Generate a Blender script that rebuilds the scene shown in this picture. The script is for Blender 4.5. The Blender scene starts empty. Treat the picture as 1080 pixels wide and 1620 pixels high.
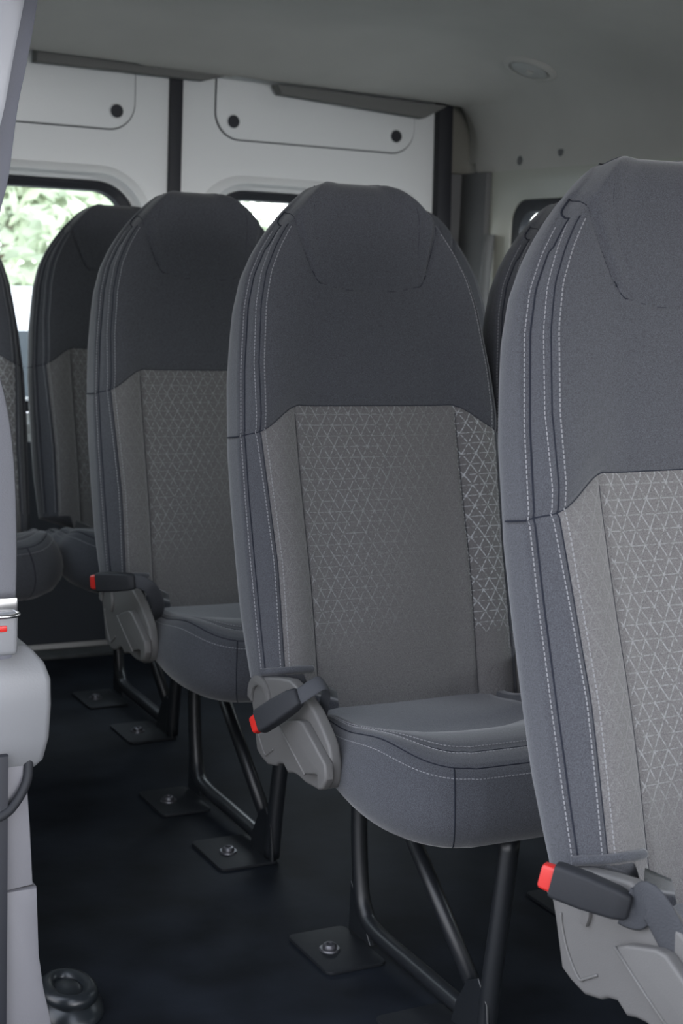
import bpy, bmesh, math, random
import numpy as np
from mathutils import Vector, Matrix
random.seed(7)
S = bpy.context.scene
COL = S.collection

# ------------------------------------------------------------------ camera
F_PX, HOR, VPX, ROLL, CAM_Z = 2400.0, 443.0, 1280.0, 0.040, 1.07
pitch = math.atan((810 - HOR) / F_PX)
yaw = math.atan(VPX * math.cos(pitch) / F_PX)
fw = Vector((math.sin(yaw) * math.cos(pitch), math.cos(yaw) * math.cos(pitch), -math.sin(pitch)))
r0 = Vector((math.cos(yaw), -math.sin(yaw), 0)); u0 = r0.cross(fw)
rr = math.cos(ROLL) * r0 + math.sin(ROLL) * u0
uu = -math.sin(ROLL) * r0 + math.cos(ROLL) * u0
cd = bpy.data.cameras.new('camera'); cam = bpy.data.objects.new('camera', cd); COL.objects.link(cam)
M = Matrix.Identity(4)
for i in range(3):
    M[i][0], M[i][1], M[i][2] = rr[i], uu[i], -fw[i]
M[2][3] = CAM_Z
cam.matrix_world = M
cd.sensor_fit = 'VERTICAL'; cd.sensor_height = 36; cd.lens = F_PX * 36 / 1620
cd.clip_start = 0.05; cd.clip_end = 200
cd.dof.use_dof = True; cd.dof.focus_distance = 1.95; cd.dof.aperture_fstop = 9.0
S.camera = cam

# ------------------------------------------------------------------ world, lights, exposure
W = bpy.data.worlds.new('world'); S.world = W; W.use_nodes = True
nt = W.node_tree; nt.nodes.clear()
out = nt.nodes.new('ShaderNodeOutputWorld'); bg = nt.nodes.new('ShaderNodeBackground')
tc = nt.nodes.new('ShaderNodeTexCoord'); sx = nt.nodes.new('ShaderNodeSeparateXYZ'); cr = nt.nodes.new('ShaderNodeValToRGB')
nt.links.new(tc.outputs['Generated'], sx.inputs[0]); nt.links.new(sx.outputs['Z'], cr.inputs[0])
nt.links.new(cr.outputs[0], bg.inputs[0]); nt.links.new(bg.outputs[0], out.inputs[0])
cr.color_ramp.elements[0].position = 0.0; cr.color_ramp.elements[0].color = (.97, .965, .99, 1)
cr.color_ramp.elements[1].position = 0.7; cr.color_ramp.elements[1].color = (.76, .84, 1.0, 1)
# the sky is brightest low ahead of the van (lobe added to light the nearest seat)
dp = nt.nodes.new('ShaderNodeVectorMath'); dp.operation = 'DOT_PRODUCT'
nt.links.new(tc.outputs['Generated'], dp.inputs[0]); dp.inputs[1].default_value = Vector((-.03, -1, .05)).normalized()
mx0 = nt.nodes.new('ShaderNodeMath'); mx0.operation = 'MAXIMUM'; nt.links.new(dp.outputs['Value'], mx0.inputs[0]); mx0.inputs[1].default_value = 0
pw0 = nt.nodes.new('ShaderNodeMath'); pw0.operation = 'POWER'; nt.links.new(mx0.outputs[0], pw0.inputs[0]); pw0.inputs[1].default_value = 70
ma0 = nt.nodes.new('ShaderNodeMath'); ma0.operation = 'MULTIPLY_ADD'; nt.links.new(pw0.outputs[0], ma0.inputs[0]); ma0.inputs[1].default_value = 12.0; ma0.inputs[2].default_value = 1.75
# and bright again low behind the rear doors
dq = nt.nodes.new('ShaderNodeVectorMath'); dq.operation = 'DOT_PRODUCT'
nt.links.new(tc.outputs['Generated'], dq.inputs[0]); dq.inputs[1].default_value = Vector((.15, 1, .25)).normalized()
mx1 = nt.nodes.new('ShaderNodeMath'); mx1.operation = 'MAXIMUM'; nt.links.new(dq.outputs['Value'], mx1.inputs[0]); mx1.inputs[1].default_value = 0
pw1 = nt.nodes.new('ShaderNodeMath'); pw1.operation = 'POWER'; nt.links.new(mx1.outputs[0], pw1.inputs[0]); pw1.inputs[1].default_value = 5
ma1 = nt.nodes.new('ShaderNodeMath'); ma1.operation = 'MULTIPLY_ADD'; nt.links.new(pw1.outputs[0], ma1.inputs[0]); ma1.inputs[1].default_value = 3.0
# and moderately bright on the side of the body windows, ahead
dr_ = nt.nodes.new('ShaderNodeVectorMath'); dr_.operation = 'DOT_PRODUCT'
nt.links.new(tc.outputs['Generated'], dr_.inputs[0]); dr_.inputs[1].default_value = Vector((.75, -.65, .22)).normalized()
mx2 = nt.nodes.new('ShaderNodeMath'); mx2.operation = 'MAXIMUM'; nt.links.new(dr_.outputs['Value'], mx2.inputs[0]); mx2.inputs[1].default_value = 0
pw2 = nt.nodes.new('ShaderNodeMath'); pw2.operation = 'POWER'; nt.links.new(mx2.outputs[0], pw2.inputs[0]); pw2.inputs[1].default_value = 8
ma2 = nt.nodes.new('ShaderNodeMath'); ma2.operation = 'MULTIPLY_ADD'; nt.links.new(pw2.outputs[0], ma2.inputs[0]); ma2.inputs[1].default_value = 4.5
nt.links.new(ma0.outputs[0], ma1.inputs[2]); nt.links.new(ma1.outputs[0], ma2.inputs[2]); nt.links.new(ma2.outputs[0], bg.inputs[1])

def portal(name, loc, target, size, size_y):
    """light portal in an opening of the body: guides the sky light, emits nothing itself"""
    l = bpy.data.lights.new(name, 'AREA'); l.shape = 'RECTANGLE'; l.size = size; l.size_y = size_y
    l.cycles.is_portal = True
    o = bpy.data.objects.new(name, l); COL.objects.link(o); o.location = loc
    o.rotation_euler = (Vector(target) - Vector(loc)).to_track_quat('-Z', 'Y').to_euler()
    return o
portal('sliding_door_opening', (.44, 1.02, .82), (2, 1.02, .82), 1.76, 1.75)
portal('windscreen_opening', (1.51, -1.22, 1.14), (1.51, 0, 1.14), 1.9, 1.06)
portal('cab_window_opening', (.44, -.56, 1.03), (2, -.56, 1.03), 1.04, .56)
portal('rear_window_opening', (1.117, 4.13, 1.0), (1.117, 2, 1.0), .70, .64)
portal('rear_window_opening', (2.015, 4.13, 1.0), (2.015, 2, 1.0), .70, .64)
portal('side_window_opening', (2.60, 3.38, 1.03), (1, 3.38, 1.03), .74, .58)
portal('side_window_opening', (2.60, 2.25, 1.03), (1, 2.25, 1.03), .96, .58)

S.view_settings.view_transform = 'Standard'; S.view_settings.look = 'None'
S.view_settings.gamma = 1; S.view_settings.use_curve_mapping = False
S.view_settings.exposure = 1.12
S.cycles.max_bounces = 8; S.cycles.diffuse_bounces = 5; S.cycles.transparent_max_bounces = 12
S.cycles.sample_clamp_indirect = 4.0; S.cycles.caustics_reflective = False; S.cycles.caustics_refractive = False

# ------------------------------------------------------------------ materials
def mat(name, color, rough=.6, metal=0, bump=0, scale=200, spec=.5, var=0, vscale=8, sheen=0, detail=2):
    m = bpy.data.materials.new(name); m.use_nodes = True; t = m.node_tree; b = t.nodes['Principled BSDF']
    b.inputs['Base Color'].default_value = (*color, 1); b.inputs['Roughness'].default_value = rough
    b.inputs['Metallic'].default_value = metal; b.inputs['Specular IOR Level'].default_value = spec
    b.inputs['Sheen Weight'].default_value = sheen
    if sheen: b.inputs['Sheen Roughness'].default_value = .5
    tcn = t.nodes.new('ShaderNodeTexCoord')
    if bump:
        n = t.nodes.new('ShaderNodeTexNoise'); n.inputs['Scale'].default_value = scale; n.inputs['Detail'].default_value = detail
        t.links.new(tcn.outputs['Object'], n.inputs['Vector'])
        bp = t.nodes.new('ShaderNodeBump'); bp.inputs['Strength'].default_value = bump; bp.inputs['Distance'].default_value = .002
        t.links.new(n.outputs[0], bp.inputs['Height']); t.links.new(bp.outputs[0], b.inputs['Normal'])
    if var:
        n = t.nodes.new('ShaderNodeTexNoise'); n.inputs['Scale'].default_value = vscale; n.inputs['Detail'].default_value = 4
        t.links.new(tcn.outputs['Object'], n.inputs['Vector'])
        r = t.nodes.new('ShaderNodeValToRGB')
        r.color_ramp.elements[0].position = .3; r.color_ramp.elements[1].position = .7
        r.color_ramp.elements[0].color = (*[c * (1 - var) for c in color], 1); r.color_ramp.elements[1].color = (*[min(1, c * (1 + var)) for c in color], 1)
        t.links.new(n.outputs[0], r.inputs[0]); t.links.new(r.outputs[0], b.inputs['Base Color'])
    return m

def fabric(name, color, grain=.35):
    m = mat(name, color, rough=.95, spec=.15, sheen=.25)
    t = m.node_tree; b = t.nodes['Principled BSDF']; tcn = t.nodes['Texture Coordinate']
    n = t.nodes.new('ShaderNodeTexNoise'); n.inputs['Scale'].default_value = 900; n.inputs['Detail'].default_value = 1
    t.links.new(tcn.outputs['Object'], n.inputs['Vector'])
    mr = t.nodes.new('ShaderNodeMapRange'); mr.inputs[1].default_value = .3; mr.inputs[2].default_value = .7
    mr.inputs[3].default_value = 1 - grain; mr.inputs[4].default_value = 1 + grain
    t.links.new(n.outputs[0], mr.inputs[0])
    n2 = t.nodes.new('ShaderNodeTexNoise'); n2.inputs['Scale'].default_value = 260; n2.inputs['Detail'].default_value = 1
    t.links.new(tcn.outputs['Object'], n2.inputs['Vector'])
    bp = t.nodes.new('ShaderNodeBump'); bp.inputs['Strength'].default_value = .25; bp.inputs['Distance'].default_value = .001
    t.links.new(n2.outputs[0], bp.inputs['Height']); t.links.new(bp.outputs[0], b.inputs['Normal'])
    v = t.nodes.new('ShaderNodeVectorMath'); v.operation = 'SCALE'; v.inputs[0].default_value = color
    t.links.new(mr.outputs[0], v.inputs['Scale']); t.links.new(v.outputs[0], b.inputs['Base Color'])
    return m

def patterned(name, color, line):
    """centre cloth: fine broken triangle lattice woven in a lighter thread (uses the UV map, in metres)"""
    m = fabric(name, color, .3); t = m.node_tree; b = t.nodes['Principled BSDF']
    N = t.nodes.new; L = t.links.new
    def mth(op, a, bb=None, c=None):
        n = N('ShaderNodeMath'); n.operation = op
        for i, x in enumerate((a, bb, c)):
            if x is None: continue
            if isinstance(x, (int, float)): n.inputs[i].default_value = x
            else: L(x, n.inputs[i])
        return n.outputs[0]
    uv = N('ShaderNodeUVMap'); uv.uv_map = 'UVMap'; s = N('ShaderNodeSeparateXYZ'); L(uv.outputs[0], s.inputs[0])
    U, V = s.outputs[0], s.outputs[1]
    h = .0172
    def fam(ax, ay):
        d = mth('ADD', mth('MULTIPLY', U, ax / h), mth('MULTIPLY', V, ay / h))
        fr = mth('ABSOLUTE', mth('SUBTRACT', mth('FRACT', d), .5))   # .5 on the line
        return mth('MULTIPLY', mth('SUBTRACT', .5, fr), h)           # distance to the line
    c6, s6 = math.cos(math.radians(30)), .5
    d1, d2, d3 = fam(c6, s6), fam(c6, -s6), fam(0, 1)
    dd = mth('MINIMUM', d1, d2)
    def mask(d, w):
        mr = N('ShaderNodeMapRange'); mr.inputs[1].default_value = w; mr.inputs[2].default_value = w * .4
        mr.inputs[3].default_value = 0; mr.inputs[4].default_value = 1; L(d, mr.inputs[0]); return mr.outputs[0]
    lines = mth('MAXIMUM', mask(dd, .0011), mth('MULTIPLY', mask(d3, .0010), .7))
    nz = N('ShaderNodeTexNoise'); nz.inputs['Scale'].default_value = 210; L(uv.outputs[0], nz.inputs['Vector'])
    brk = N('ShaderNodeMapRange'); brk.inputs[1].default_value = .38; brk.inputs[2].default_value = .55; L(nz.outputs[0], brk.inputs[0])
    nf = N('ShaderNodeTexNoise'); nf.inputs['Scale'].default_value = 6; L(uv.outputs[0], nf.inputs['Vector'])
    # woven fade of the motif: strongest in the outer strips and along the left and the top of the centre
    au = mth('ABSOLUTE', U)
    strip = mth('MULTIPLY', mth('GREATER_THAN', U, .142), mth('GREATER_THAN', V, .07))
    fade = mth('SUBTRACT', mth('ADD', mth('MULTIPLY', V, 1.0), mth('MULTIPLY', U, -2.4)), -.03)
    fade = mth('MULTIPLY', mth('MAXIMUM', mth('MINIMUM', fade, .46), .07), mth('LESS_THAN', au, .142))
    left = mth('MULTIPLY', mth('LESS_THAN', U, -.142), .12)
    low = N('ShaderNodeMapRange'); low.inputs[1].default_value = .04; low.inputs[2].default_value = .11; L(V, low.inputs[0])
    amt = mth('MULTIPLY', mth('ADD', mth('ADD', strip, fade), left), low.outputs[0])
    f = mth('MULTIPLY', mth('MULTIPLY', lines, brk.outputs[0]), amt)
    mx = N('ShaderNodeMix'); mx.data_type = 'RGBA'; L(f, mx.inputs[0])
    src = b.inputs['Base Color'].links[0].from_socket
    L(src, mx.inputs[6]); mx.inputs[7].default_value = (*line, 1); L(mx.outputs[2], b.inputs['Base Color'])
    # embossed lattice
    bp = N('ShaderNodeBump'); bp.inputs['Strength'].default_value = .35; bp.inputs['Distance'].default_value = .0012; bp.invert = True
    L(mth('MAXIMUM', mask(dd, .0016), mask(d3, .0014)), bp.inputs['Height'])
    prev = b.inputs['Normal'].links[0].from_socket
    L(prev, bp.inputs['Normal']); L(bp.outputs[0], b.inputs['Normal'])
    return m

CH = fabric('charcoal_cloth', (.053, .055, .063))
GR = patterned('patterned_cloth', (.112, .108, .109), (.34, .35, .36))
SEAM = mat('seam_thread', (.018, .020, .028), .9, spec=.1)
THREAD = mat('stitch_thread', (.22, .22, .23), .8, spec=.2)
PLAST = mat('charcoal_plastic', (.105, .102, .100), .5, bump=.15, scale=700, spec=.4)
PLASTB = mat('black_plastic', (.016, .017, .020), .6, bump=.08, scale=600, spec=.25)
RED = mat('red_plastic', (.45, .016, .012), .35)
STEEL = mat('black_painted_steel', (.010, .0115, .014), .38, bump=.1, scale=60, spec=.5)
PLATE = mat('black_painted_plate', (.010, .0115, .014), .62, bump=.1, scale=60, spec=.25)
BOLT = mat('dull_zinc_bolt', (.10, .10, .11), .4, metal=.7)
CHROME = mat('bright_metal', (.6, .6, .6), .25, metal=1)
WEB = mat('black_belt_webbing', (.03, .032, .038), .75, bump=.4, scale=500)
WEBG = mat('grey_belt_webbing', (.090, .091, .102), .7, bump=.3, scale=500)
FLOOR = mat('black_vinyl_floor', (.0085, .0105, .0145), .7, bump=.2, scale=35, var=.5, vscale=7, spec=.12, detail=6)
HEADL = mat('grey_headliner', (.50, .485, .45), .95, bump=.3, scale=300, spec=.1, var=.06, vscale=3)
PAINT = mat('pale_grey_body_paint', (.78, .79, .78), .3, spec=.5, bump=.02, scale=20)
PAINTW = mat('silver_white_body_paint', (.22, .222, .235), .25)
TRIMP = mat('cream_grey_paint', (.42, .42, .36), .35)
DARKT = mat('dark_grey_trim', (.13, .13, .13), .8, bump=.2, scale=300)
RUB = mat('black_rubber_seal', (.012, .013, .018), .6)
GREYP = mat('light_grey_plastic', (.165, .168, .175), .45, bump=.1, scale=400)
GREYPP = mat('light_grey_pillar_trim', (.165, .163, .175), .5, bump=.12, scale=400)
LENS = mat('frosted_lens', (.36, .36, .34), .4)
CARPET = mat('dark_door_lining', (.036, .040, .048), .9, bump=.3, scale=200)
SILL = mat('worn_grey_sill', (.055, .058, .06), .9, var=.2, vscale=20)
GLASS = bpy.data.materials.new('clear_window_glass'); GLASS.use_nodes = True
_t = GLASS.node_tree; _t.nodes.clear(); _o = _t.nodes.new('ShaderNodeOutputMaterial'); _m = _t.nodes.new('ShaderNodeMixShader')
_a = _t.nodes.new('ShaderNodeBsdfTransparent'); _a.inputs[0].default_value = (.93, .96, .94, 1); _g = _t.nodes.new('ShaderNodeBsdfGlossy'); _g.inputs['Roughness'].default_value = .02
_f = _t.nodes.new('ShaderNodeFresnel'); _f.inputs[0].default_value = 1.45
_ge = _t.nodes.new('ShaderNodeNewGeometry'); _mm = _t.nodes.new('ShaderNodeMath'); _mm.operation = 'SUBTRACT'; _mm.inputs[0].default_value = 1; _t.links.new(_ge.outputs['Backfacing'], _mm.inputs[1])
_m2 = _t.nodes.new('ShaderNodeMath'); _m2.operation = 'MULTIPLY'; _t.links.new(_f.outputs[0], _m2.inputs[0]); _t.links.new(_mm.outputs[0], _m2.inputs[1]); _t.links.new(_m2.outputs[0], _m.inputs[0]); _t.links.new(_a.outputs[0], _m.inputs[1]); _t.links.new(_g.outputs[0], _m.inputs[2]); _t.links.new(_m.outputs[0], _o.inputs[0])

# ------------------------------------------------------------------ helpers
def link(name, me, parent=None, mats=(), smooth=True, angle=None):
    o = bpy.data.objects.new(name, me); COL.objects.link(o)
    for m in mats: me.materials.append(m)
    if parent is not None: o.parent = parent
    if smooth:
        me.polygons.foreach_set('use_smooth', [True] * len(me.polygons))
        if angle is not None:
            try: me.set_sharp_from_angle(angle=math.radians(angle))
            except Exception: pass
    return o
def pymesh(name, v, f):
    me = bpy.data.meshes.new(name); me.from_pydata([tuple(p) for p in v], [], [tuple(q) for q in f])
    b = bmesh.new(); b.from_mesh(me); bmesh.ops.recalc_face_normals(b, faces=b.faces); b.to_mesh(me); b.free(); me.update(); return me
def bmmesh(name, bm):
    bmesh.ops.recalc_face_normals(bm, faces=bm.faces)
    me = bpy.data.meshes.new(name); bm.to_mesh(me); bm.free(); return me
def empty(name, loc=(0, 0, 0), **kw):
    o = bpy.data.objects.new(name, None); COL.objects.link(o); o.location = loc; o.empty_display_size = .05
    for k, v in kw.items(): o[k] = v
    return o
def tag(o, **kw):
    for k, v in kw.items(): o[k] = v
    return o
def box_bm(c, s, bev=0, seg=2, bm=None, rot=None):
    b = bmesh.new(); bmesh.ops.create_cube(b, size=1)
    bmesh.ops.scale(b, vec=s, verts=b.verts)
    if bev: bmesh.ops.bevel(b, geom=b.edges[:], offset=bev, segments=seg, affect='EDGES', profile=.6)
    if rot is not None: bmesh.ops.rotate(b, cent=(0, 0, 0), matrix=rot, verts=b.verts)
    bmesh.ops.translate(b, vec=c, verts=b.verts)
    if bm is None: return b
    t = bpy.data.meshes.new('t'); b.to_mesh(t); b.free(); bm.from_mesh(t); bpy.data.meshes.remove(t); return bm
def catmull(pts, n=10, closed=False):
    P = [Vector(p) for p in pts]; out = []; m = len(P)
    rng = range(m) if closed else range(m - 1)
    for i in rng:
        a = P[(i - 1) % m] if closed or i > 0 else P[0] * 2 - P[1]
        b, c = P[i], P[(i + 1) % m]
        d = P[(i + 2) % m] if closed or i + 2 < m else P[-1] * 2 - P[-2]
        for k in range(n):
            t = k / n
            out.append(.5 * ((2 * b) + (c - a) * t + (2 * a - 5 * b + 4 * c - d) * t * t + (3 * b - a - 3 * c + d) * t ** 3))
    if not closed: out.append(P[-1])
    return out
def tube(pts, rad, seg=12, closed=False, cap=True, flat=1.0, bm=None, up=None):
    """sweep a circle (or flattened ellipse) along the points"""
    own = bm is None
    if own: bm = bmesh.new()
    P = [Vector(p) for p in pts]; rings = []; n = len(P); prev = None
    for i in range(n):
        a = P[i - 1] if (i > 0 or closed) else P[i]; b = P[(i + 1) % n] if (i < n - 1 or closed) else P[i]
        t = (b - a).normalized()
        if prev is None:
            x = Vector(up) if up else (Vector((0, 0, 1)) if abs(t.z) < .9 else Vector((1, 0, 0)))
            x = (x - t * x.dot(t)).normalized()
        else: x = (prev - t * prev.dot(t)).normalized()
        prev = x; y = t.cross(x)
        r = rad[i] if isinstance(rad, (list, tuple)) else rad
        rings.append([bm.verts.new(P[i] + (x * math.cos(q) * r + y * math.sin(q) * r * flat)) for q in [2 * math.pi * k / seg for k in range(seg)]])
    for i in range(n if closed else n - 1):
        A, B = rings[i], rings[(i + 1) % n]
        for k in range(seg): bm.faces.new((A[k], A[(k + 1) % seg], B[(k + 1) % seg], B[k]))
    if cap and not closed:
        bm.faces.new(rings[0][::-1]); bm.faces.new(rings[-1])
    return bm
def extrude_poly(poly, n_axis, d0, d1, bev=0, seg=2):
    """poly: 2D points; n_axis 'x': (y,z) plane, 'y': (x,z) plane, 'z': (x,y) plane"""
    bm = bmesh.new()
    def P(a, b, d): return {'x': (d, a, b), 'y': (a, d, b), 'z': (a, b, d)}[n_axis]
    A = [bm.verts.new(P(a, b, d0)) for a, b in poly]; B = [bm.verts.new(P(a, b, d1)) for a, b in poly]
    fa = bm.faces.new(A); fb = bm.faces.new(B[::-1]); n = len(poly)
    for i in range(n): bm.faces.new((A[i], B[i], B[(i + 1) % n], A[(i + 1) % n]))
    bmesh.ops.recalc_face_normals(bm, faces=bm.faces)
    if bev:
        es = [e for e in bm.edges if (e.verts[0] in A) == (e.verts[1] in A)]
        bmesh.ops.bevel(bm, geom=es, offset=bev, segments=seg, affect='EDGES', profile=.6)
    return bm
def rrect(cx, cz, w, h, r, n=8, taper=0):
    """rounded rectangle outline, ccw; taper shifts x with height"""
    pts = []
    for (sx_, sz_, a0) in ((1, 1, 0), (-1, 1, 90), (-1, -1, 180), (1, -1, 270)):
        ox, oz = cx + sx_ * (w / 2 - r), cz + sz_ * (h / 2 - r)
        for k in range(n + 1):
            a = math.radians(a0 + 90 * k / n); pts.append((ox + r * math.cos(a), oz + r * math.sin(a)))
    return pts
def dense(poly, n=4):
    o = []
    for i in range(len(poly)):
        a, b = poly[i], poly[(i + 1) % len(poly)]
        for k in range(n): o.append((a[0] + (b[0] - a[0]) * k / n, a[1] + (b[1] - a[1]) * k / n))
    return o
def ray_to(poly, c, ang):
    """point where the ray from c at angle ang leaves the polygon"""
    d = (math.cos(ang), math.sin(ang)); best = None
    for i in range(len(poly)):
        a, b = poly[i], poly[(i + 1) % len(poly)]
        ex, ey = b[0] - a[0], b[1] - a[1]; den = d[0] * ey - d[1] * ex
        if abs(den) < 1e-12: continue
        t = ((a[0] - c[0]) * ey - (a[1] - c[1]) * ex) / den; s = ((a[0] - c[0]) * d[1] - (a[1] - c[1]) * d[0]) / den
        if t > 0 and -1e-6 <= s <= 1 + 1e-6 and (best is None or t > best): best = t
    return (c[0] + d[0] * best, c[1] + d[1] * best)
def skin(loops, closed_ring=False):
    """loops: equal-length lists of 3D points, consecutive loops bridged"""
    v = [p for l in loops for p in l]; n = len(loops[0]); f = []
    for i in range(len(loops) - (0 if closed_ring else 1)):
        j = (i + 1) % len(loops)
        for k in range(n): f.append((i * n + k, i * n + (k + 1) % n, j * n + (k + 1) % n, j * n + k))
    return v, f
def holed_panel(outer, center, steps, axis, N=240, back=None, extra=()):
    """outer polygon around a window: steps = [(loop polygon, depth)...] from the outer rim inward. Angles follow the corners"""
    angs = sorted(set([2 * math.pi * k / N for k in range(N)] + [math.atan2(p[1] - center[1], p[0] - center[0]) % (2 * math.pi) for p in outer]))
    loops = []
    for poly, d in ([(outer, back)] if back is not None else []) + steps:
        L = []
        for a in angs:
            p = ray_to(poly, center, a)
            L.append((p[0], d, p[1]) if axis == 'y' else (d, p[0], p[1]))
        loops.append(L)
    v, f = skin(loops); return v, f

# ------------------------------------------------------------------ van shell
XR, XL, YD, YB = 0.50, 2.52, 4.05, -1.2
# floor
bm = box_bm(((XR + XL) / 2, (YB + YD + .1) / 2, -.03), (XL - XR + .1, YD - YB + .1, .06))
fl = link('floor', bmmesh('floor', bm), None, [FLOOR], smooth=False); tag(fl, kind='structure')
# ceiling: one curved headliner that comes down to the side wall
def ceil_z(x, y):
    a = min(1, abs(x - 1.51) / 1.01)
    z = 1.405 + .305 * max(0, 1 - a ** 3.3) ** (1 / 3.3)
    if y > 3.45:
        t = min(1, (y - 3.45) / .53); t = t * t * (3 - 2 * t)
        lip = 1.622 - (x - 1.15) * .022
        z = z + (min(z, lip) - z) * t
    return z
xs = [1.51 + 1.01 * math.sin(math.pi / 2 * (k / 50)) for k in range(-50, 51)]
ys = [YB + (3.4 - YB) * k / 20 for k in range(20)] + [3.4 + .58 * k / 24 for k in range(25)]
v = []; f = []
for y in ys:
    for x in xs: v.append((x, y, ceil_z(x, y)))
nx = len(xs)
for j in range(len(ys) - 1):
    for i in range(nx - 1): f.append((j * nx + i, j * nx + i + 1, (j + 1) * nx + i + 1, (j + 1) * nx + i))
# thickness: rolled rear lip with two shallow cut-outs over the doors
def notch(x):
    def sm(t): t = max(0, min(1, t)); return t * t * (3 - 2 * t)
    a = sm((x - 1.70) / .05) * sm((2.40 - x) / .03); b = sm((1.44 - x) / .05) * sm((x - .80) / .05)
    return .022 * max(a, b)
b0 = (len(ys) - 1) * nx
for i, x in enumerate(xs):
    z = v[b0 + i][2]; v[b0 + i] = (x, 3.98, z + notch(x))
base = len(v)
for x, i in zip(xs, range(nx)): v.append((x, 3.995, v[b0 + i][2] + .006))
for x, i in zip(xs, range(nx)): v.append((x, 4.00, v[b0 + i][2] + .03))
for x, i in zip(xs, range(nx)): v.append((x, 4.16, v[b0 + i][2] + .04))
for k, st in enumerate((b0, base, base + nx)):
    nxt = base + k * nx
    for i in range(nx - 1): f.append((st + i, st + i + 1, nxt + i + 1, nxt + i))
ce = link('ceiling', pymesh('ceiling', v, f), None, [HEADL]); tag(ce, kind='structure')
# outer roof skin keeps daylight out
rf = link('roof', bmmesh('roof', box_bm(((XR + XL) / 2, (YB + 4.3) / 2, 1.80), (XL - XR + .3, 4.3 - YB, .03))), None, [PAINTW], smooth=False); tag(rf, kind='structure')

# left wall of the van (picture right): body side with windows
def wall_side(name, x, xo, y0, y1, wins, m, sgn):
    """split in bays, each with one window"""
    root = empty(name, (0, 0, 0), kind='structure')
    ztop = 1.415
    for (a, b, wy0, wy1) in wins:
        outer = [(a, 0.0), (b, 0.0), (b, ztop), (a, ztop)]
        cy, cz, w, h = (wy0 + wy1) / 2, 1.03, wy1 - wy0, .56
        st = [(rrect(cy, cz, w + .13, h + .12, .11), x), (rrect(cy, cz, w + .08, h + .07, .09), x + sgn * .012), (rrect(cy, cz, w + .03, h + .025, .075), x + sgn * .016),
              (rrect(cy, cz, w + .005, h + .005, .06), x + sgn * .055)]
        v, f = holed_panel(outer, (cy, cz), [(outer, x)] + st, 'x')
        link('panel', pymesh('panel', v, f), root, [m], angle=40)
        loops = [[(x + sgn * q, p[0], p[1]) for p in rrect(cy, cz, w + d, h + d, .06)] for q, d in ((.02, .02), (.018, -.02), (.022, -.045), (.05, -.05), (.05, .02))]
        v, f = skin(loops, True); link('window_seal', pymesh('seal', v, f), root, [RUB], angle=40)
        g = extrude_poly(rrect(cy, cz, w - .03, h - .03, .05), 'x', x + sgn * .034, x + sgn * .038)
        link('window_pane', bmmesh('pane', g), root, [GLASS], smooth=False)
    return root
wl = wall_side('wall_left', XL, XL + .06, YB, YD, [(2.90, 3.905, 3.02, 3.80), (1.60, 2.90, 1.78, 2.72), (.30, 1.60, .5, 1.4), (-1.2, .30, -1.0, .1)], TRIMP, 1)
# dark corner pillar lining between that wall and the rear door
bm = box_bm((XL - .004, 3.977, .705), (.03, .145, 1.40), .008)
o = link('corner_lining', bmmesh('corner_lining', bm), wl, [DARKT], angle=40)
bm = box_bm((XL - .03, 4.06, .705), (.10, .03, 1.40), .008)
link('corner_lining', bmmesh('corner_lining', bm), wl, [DARKT], angle=40)
bm = tube(catmull([(XL - .02, 3.87, 1.22), (XL - .03, 3.87, 1.0), (XL - .04, 3.86, .6)], 6), .016, 10)
link('corner_bead', bmmesh('corner_bead', bm), wl, [DARKT])
bm = box_bm((XL - .03, 4.050, 1.52), (.115, .03, .235), .008)
link('corner_panel', bmmesh('corner_panel', bm), ce, [mat('shaded_headliner', (.17, .165, .14), .9, bump=.3, scale=300)], angle=40)  # corner of the headliner, its shade put in as a darker colour
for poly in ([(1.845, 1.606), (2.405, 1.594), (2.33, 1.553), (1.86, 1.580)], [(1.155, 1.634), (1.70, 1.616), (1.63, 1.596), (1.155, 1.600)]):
    link('header_shade', bmmesh('header', extrude_poly(poly, 'y', 3.985, 4.030, .003, 2)), ce, [mat('header_shade_grey', (.17, .168, .16), .9)], angle=40)  # dark strips colour in the shadow gap under the headliner lip
# clips on the headliner side
clips = []
for (y, z) in ((3.76, 1.432), (3.56, 1.447)):
    bm = bmesh.new(); bmesh.ops.create_cone(bm, cap_ends=True, segments=24, radius1=.014, radius2=.013, depth=.004)
    bmesh.ops.rotate(bm, cent=(0, 0, 0), matrix=Matrix.Rotation(math.radians(-88), 3, 'Y'), verts=bm.verts)
    bmesh.ops.translate(bm, vec=(XL + .001, y, z), verts=bm.verts)
    link('trim_clip', bmmesh('clip', bm), ce, [DARKT], angle=40)
# right wall behind the sliding door opening (outside the picture, shades the back rows)
wall_side('wall_right', XR, XR - .06, 2.0, YD, [(2.06, 2.9, 2.2, 2.8), (2.9, 4.05, 3.05, 3.85), (-1.2, .14, -1.0, .0)], TRIMP, -1)
# front bulkhead area stays open towards the cab: only a low partition
bm = box_bm(((XR + XL) / 2, YB - .02, .30), (XL - XR, .03, .6)); tag(link('wall_front', bmmesh('wall_front', bm), None, [HEADL], smooth=False), kind='structure')

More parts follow.
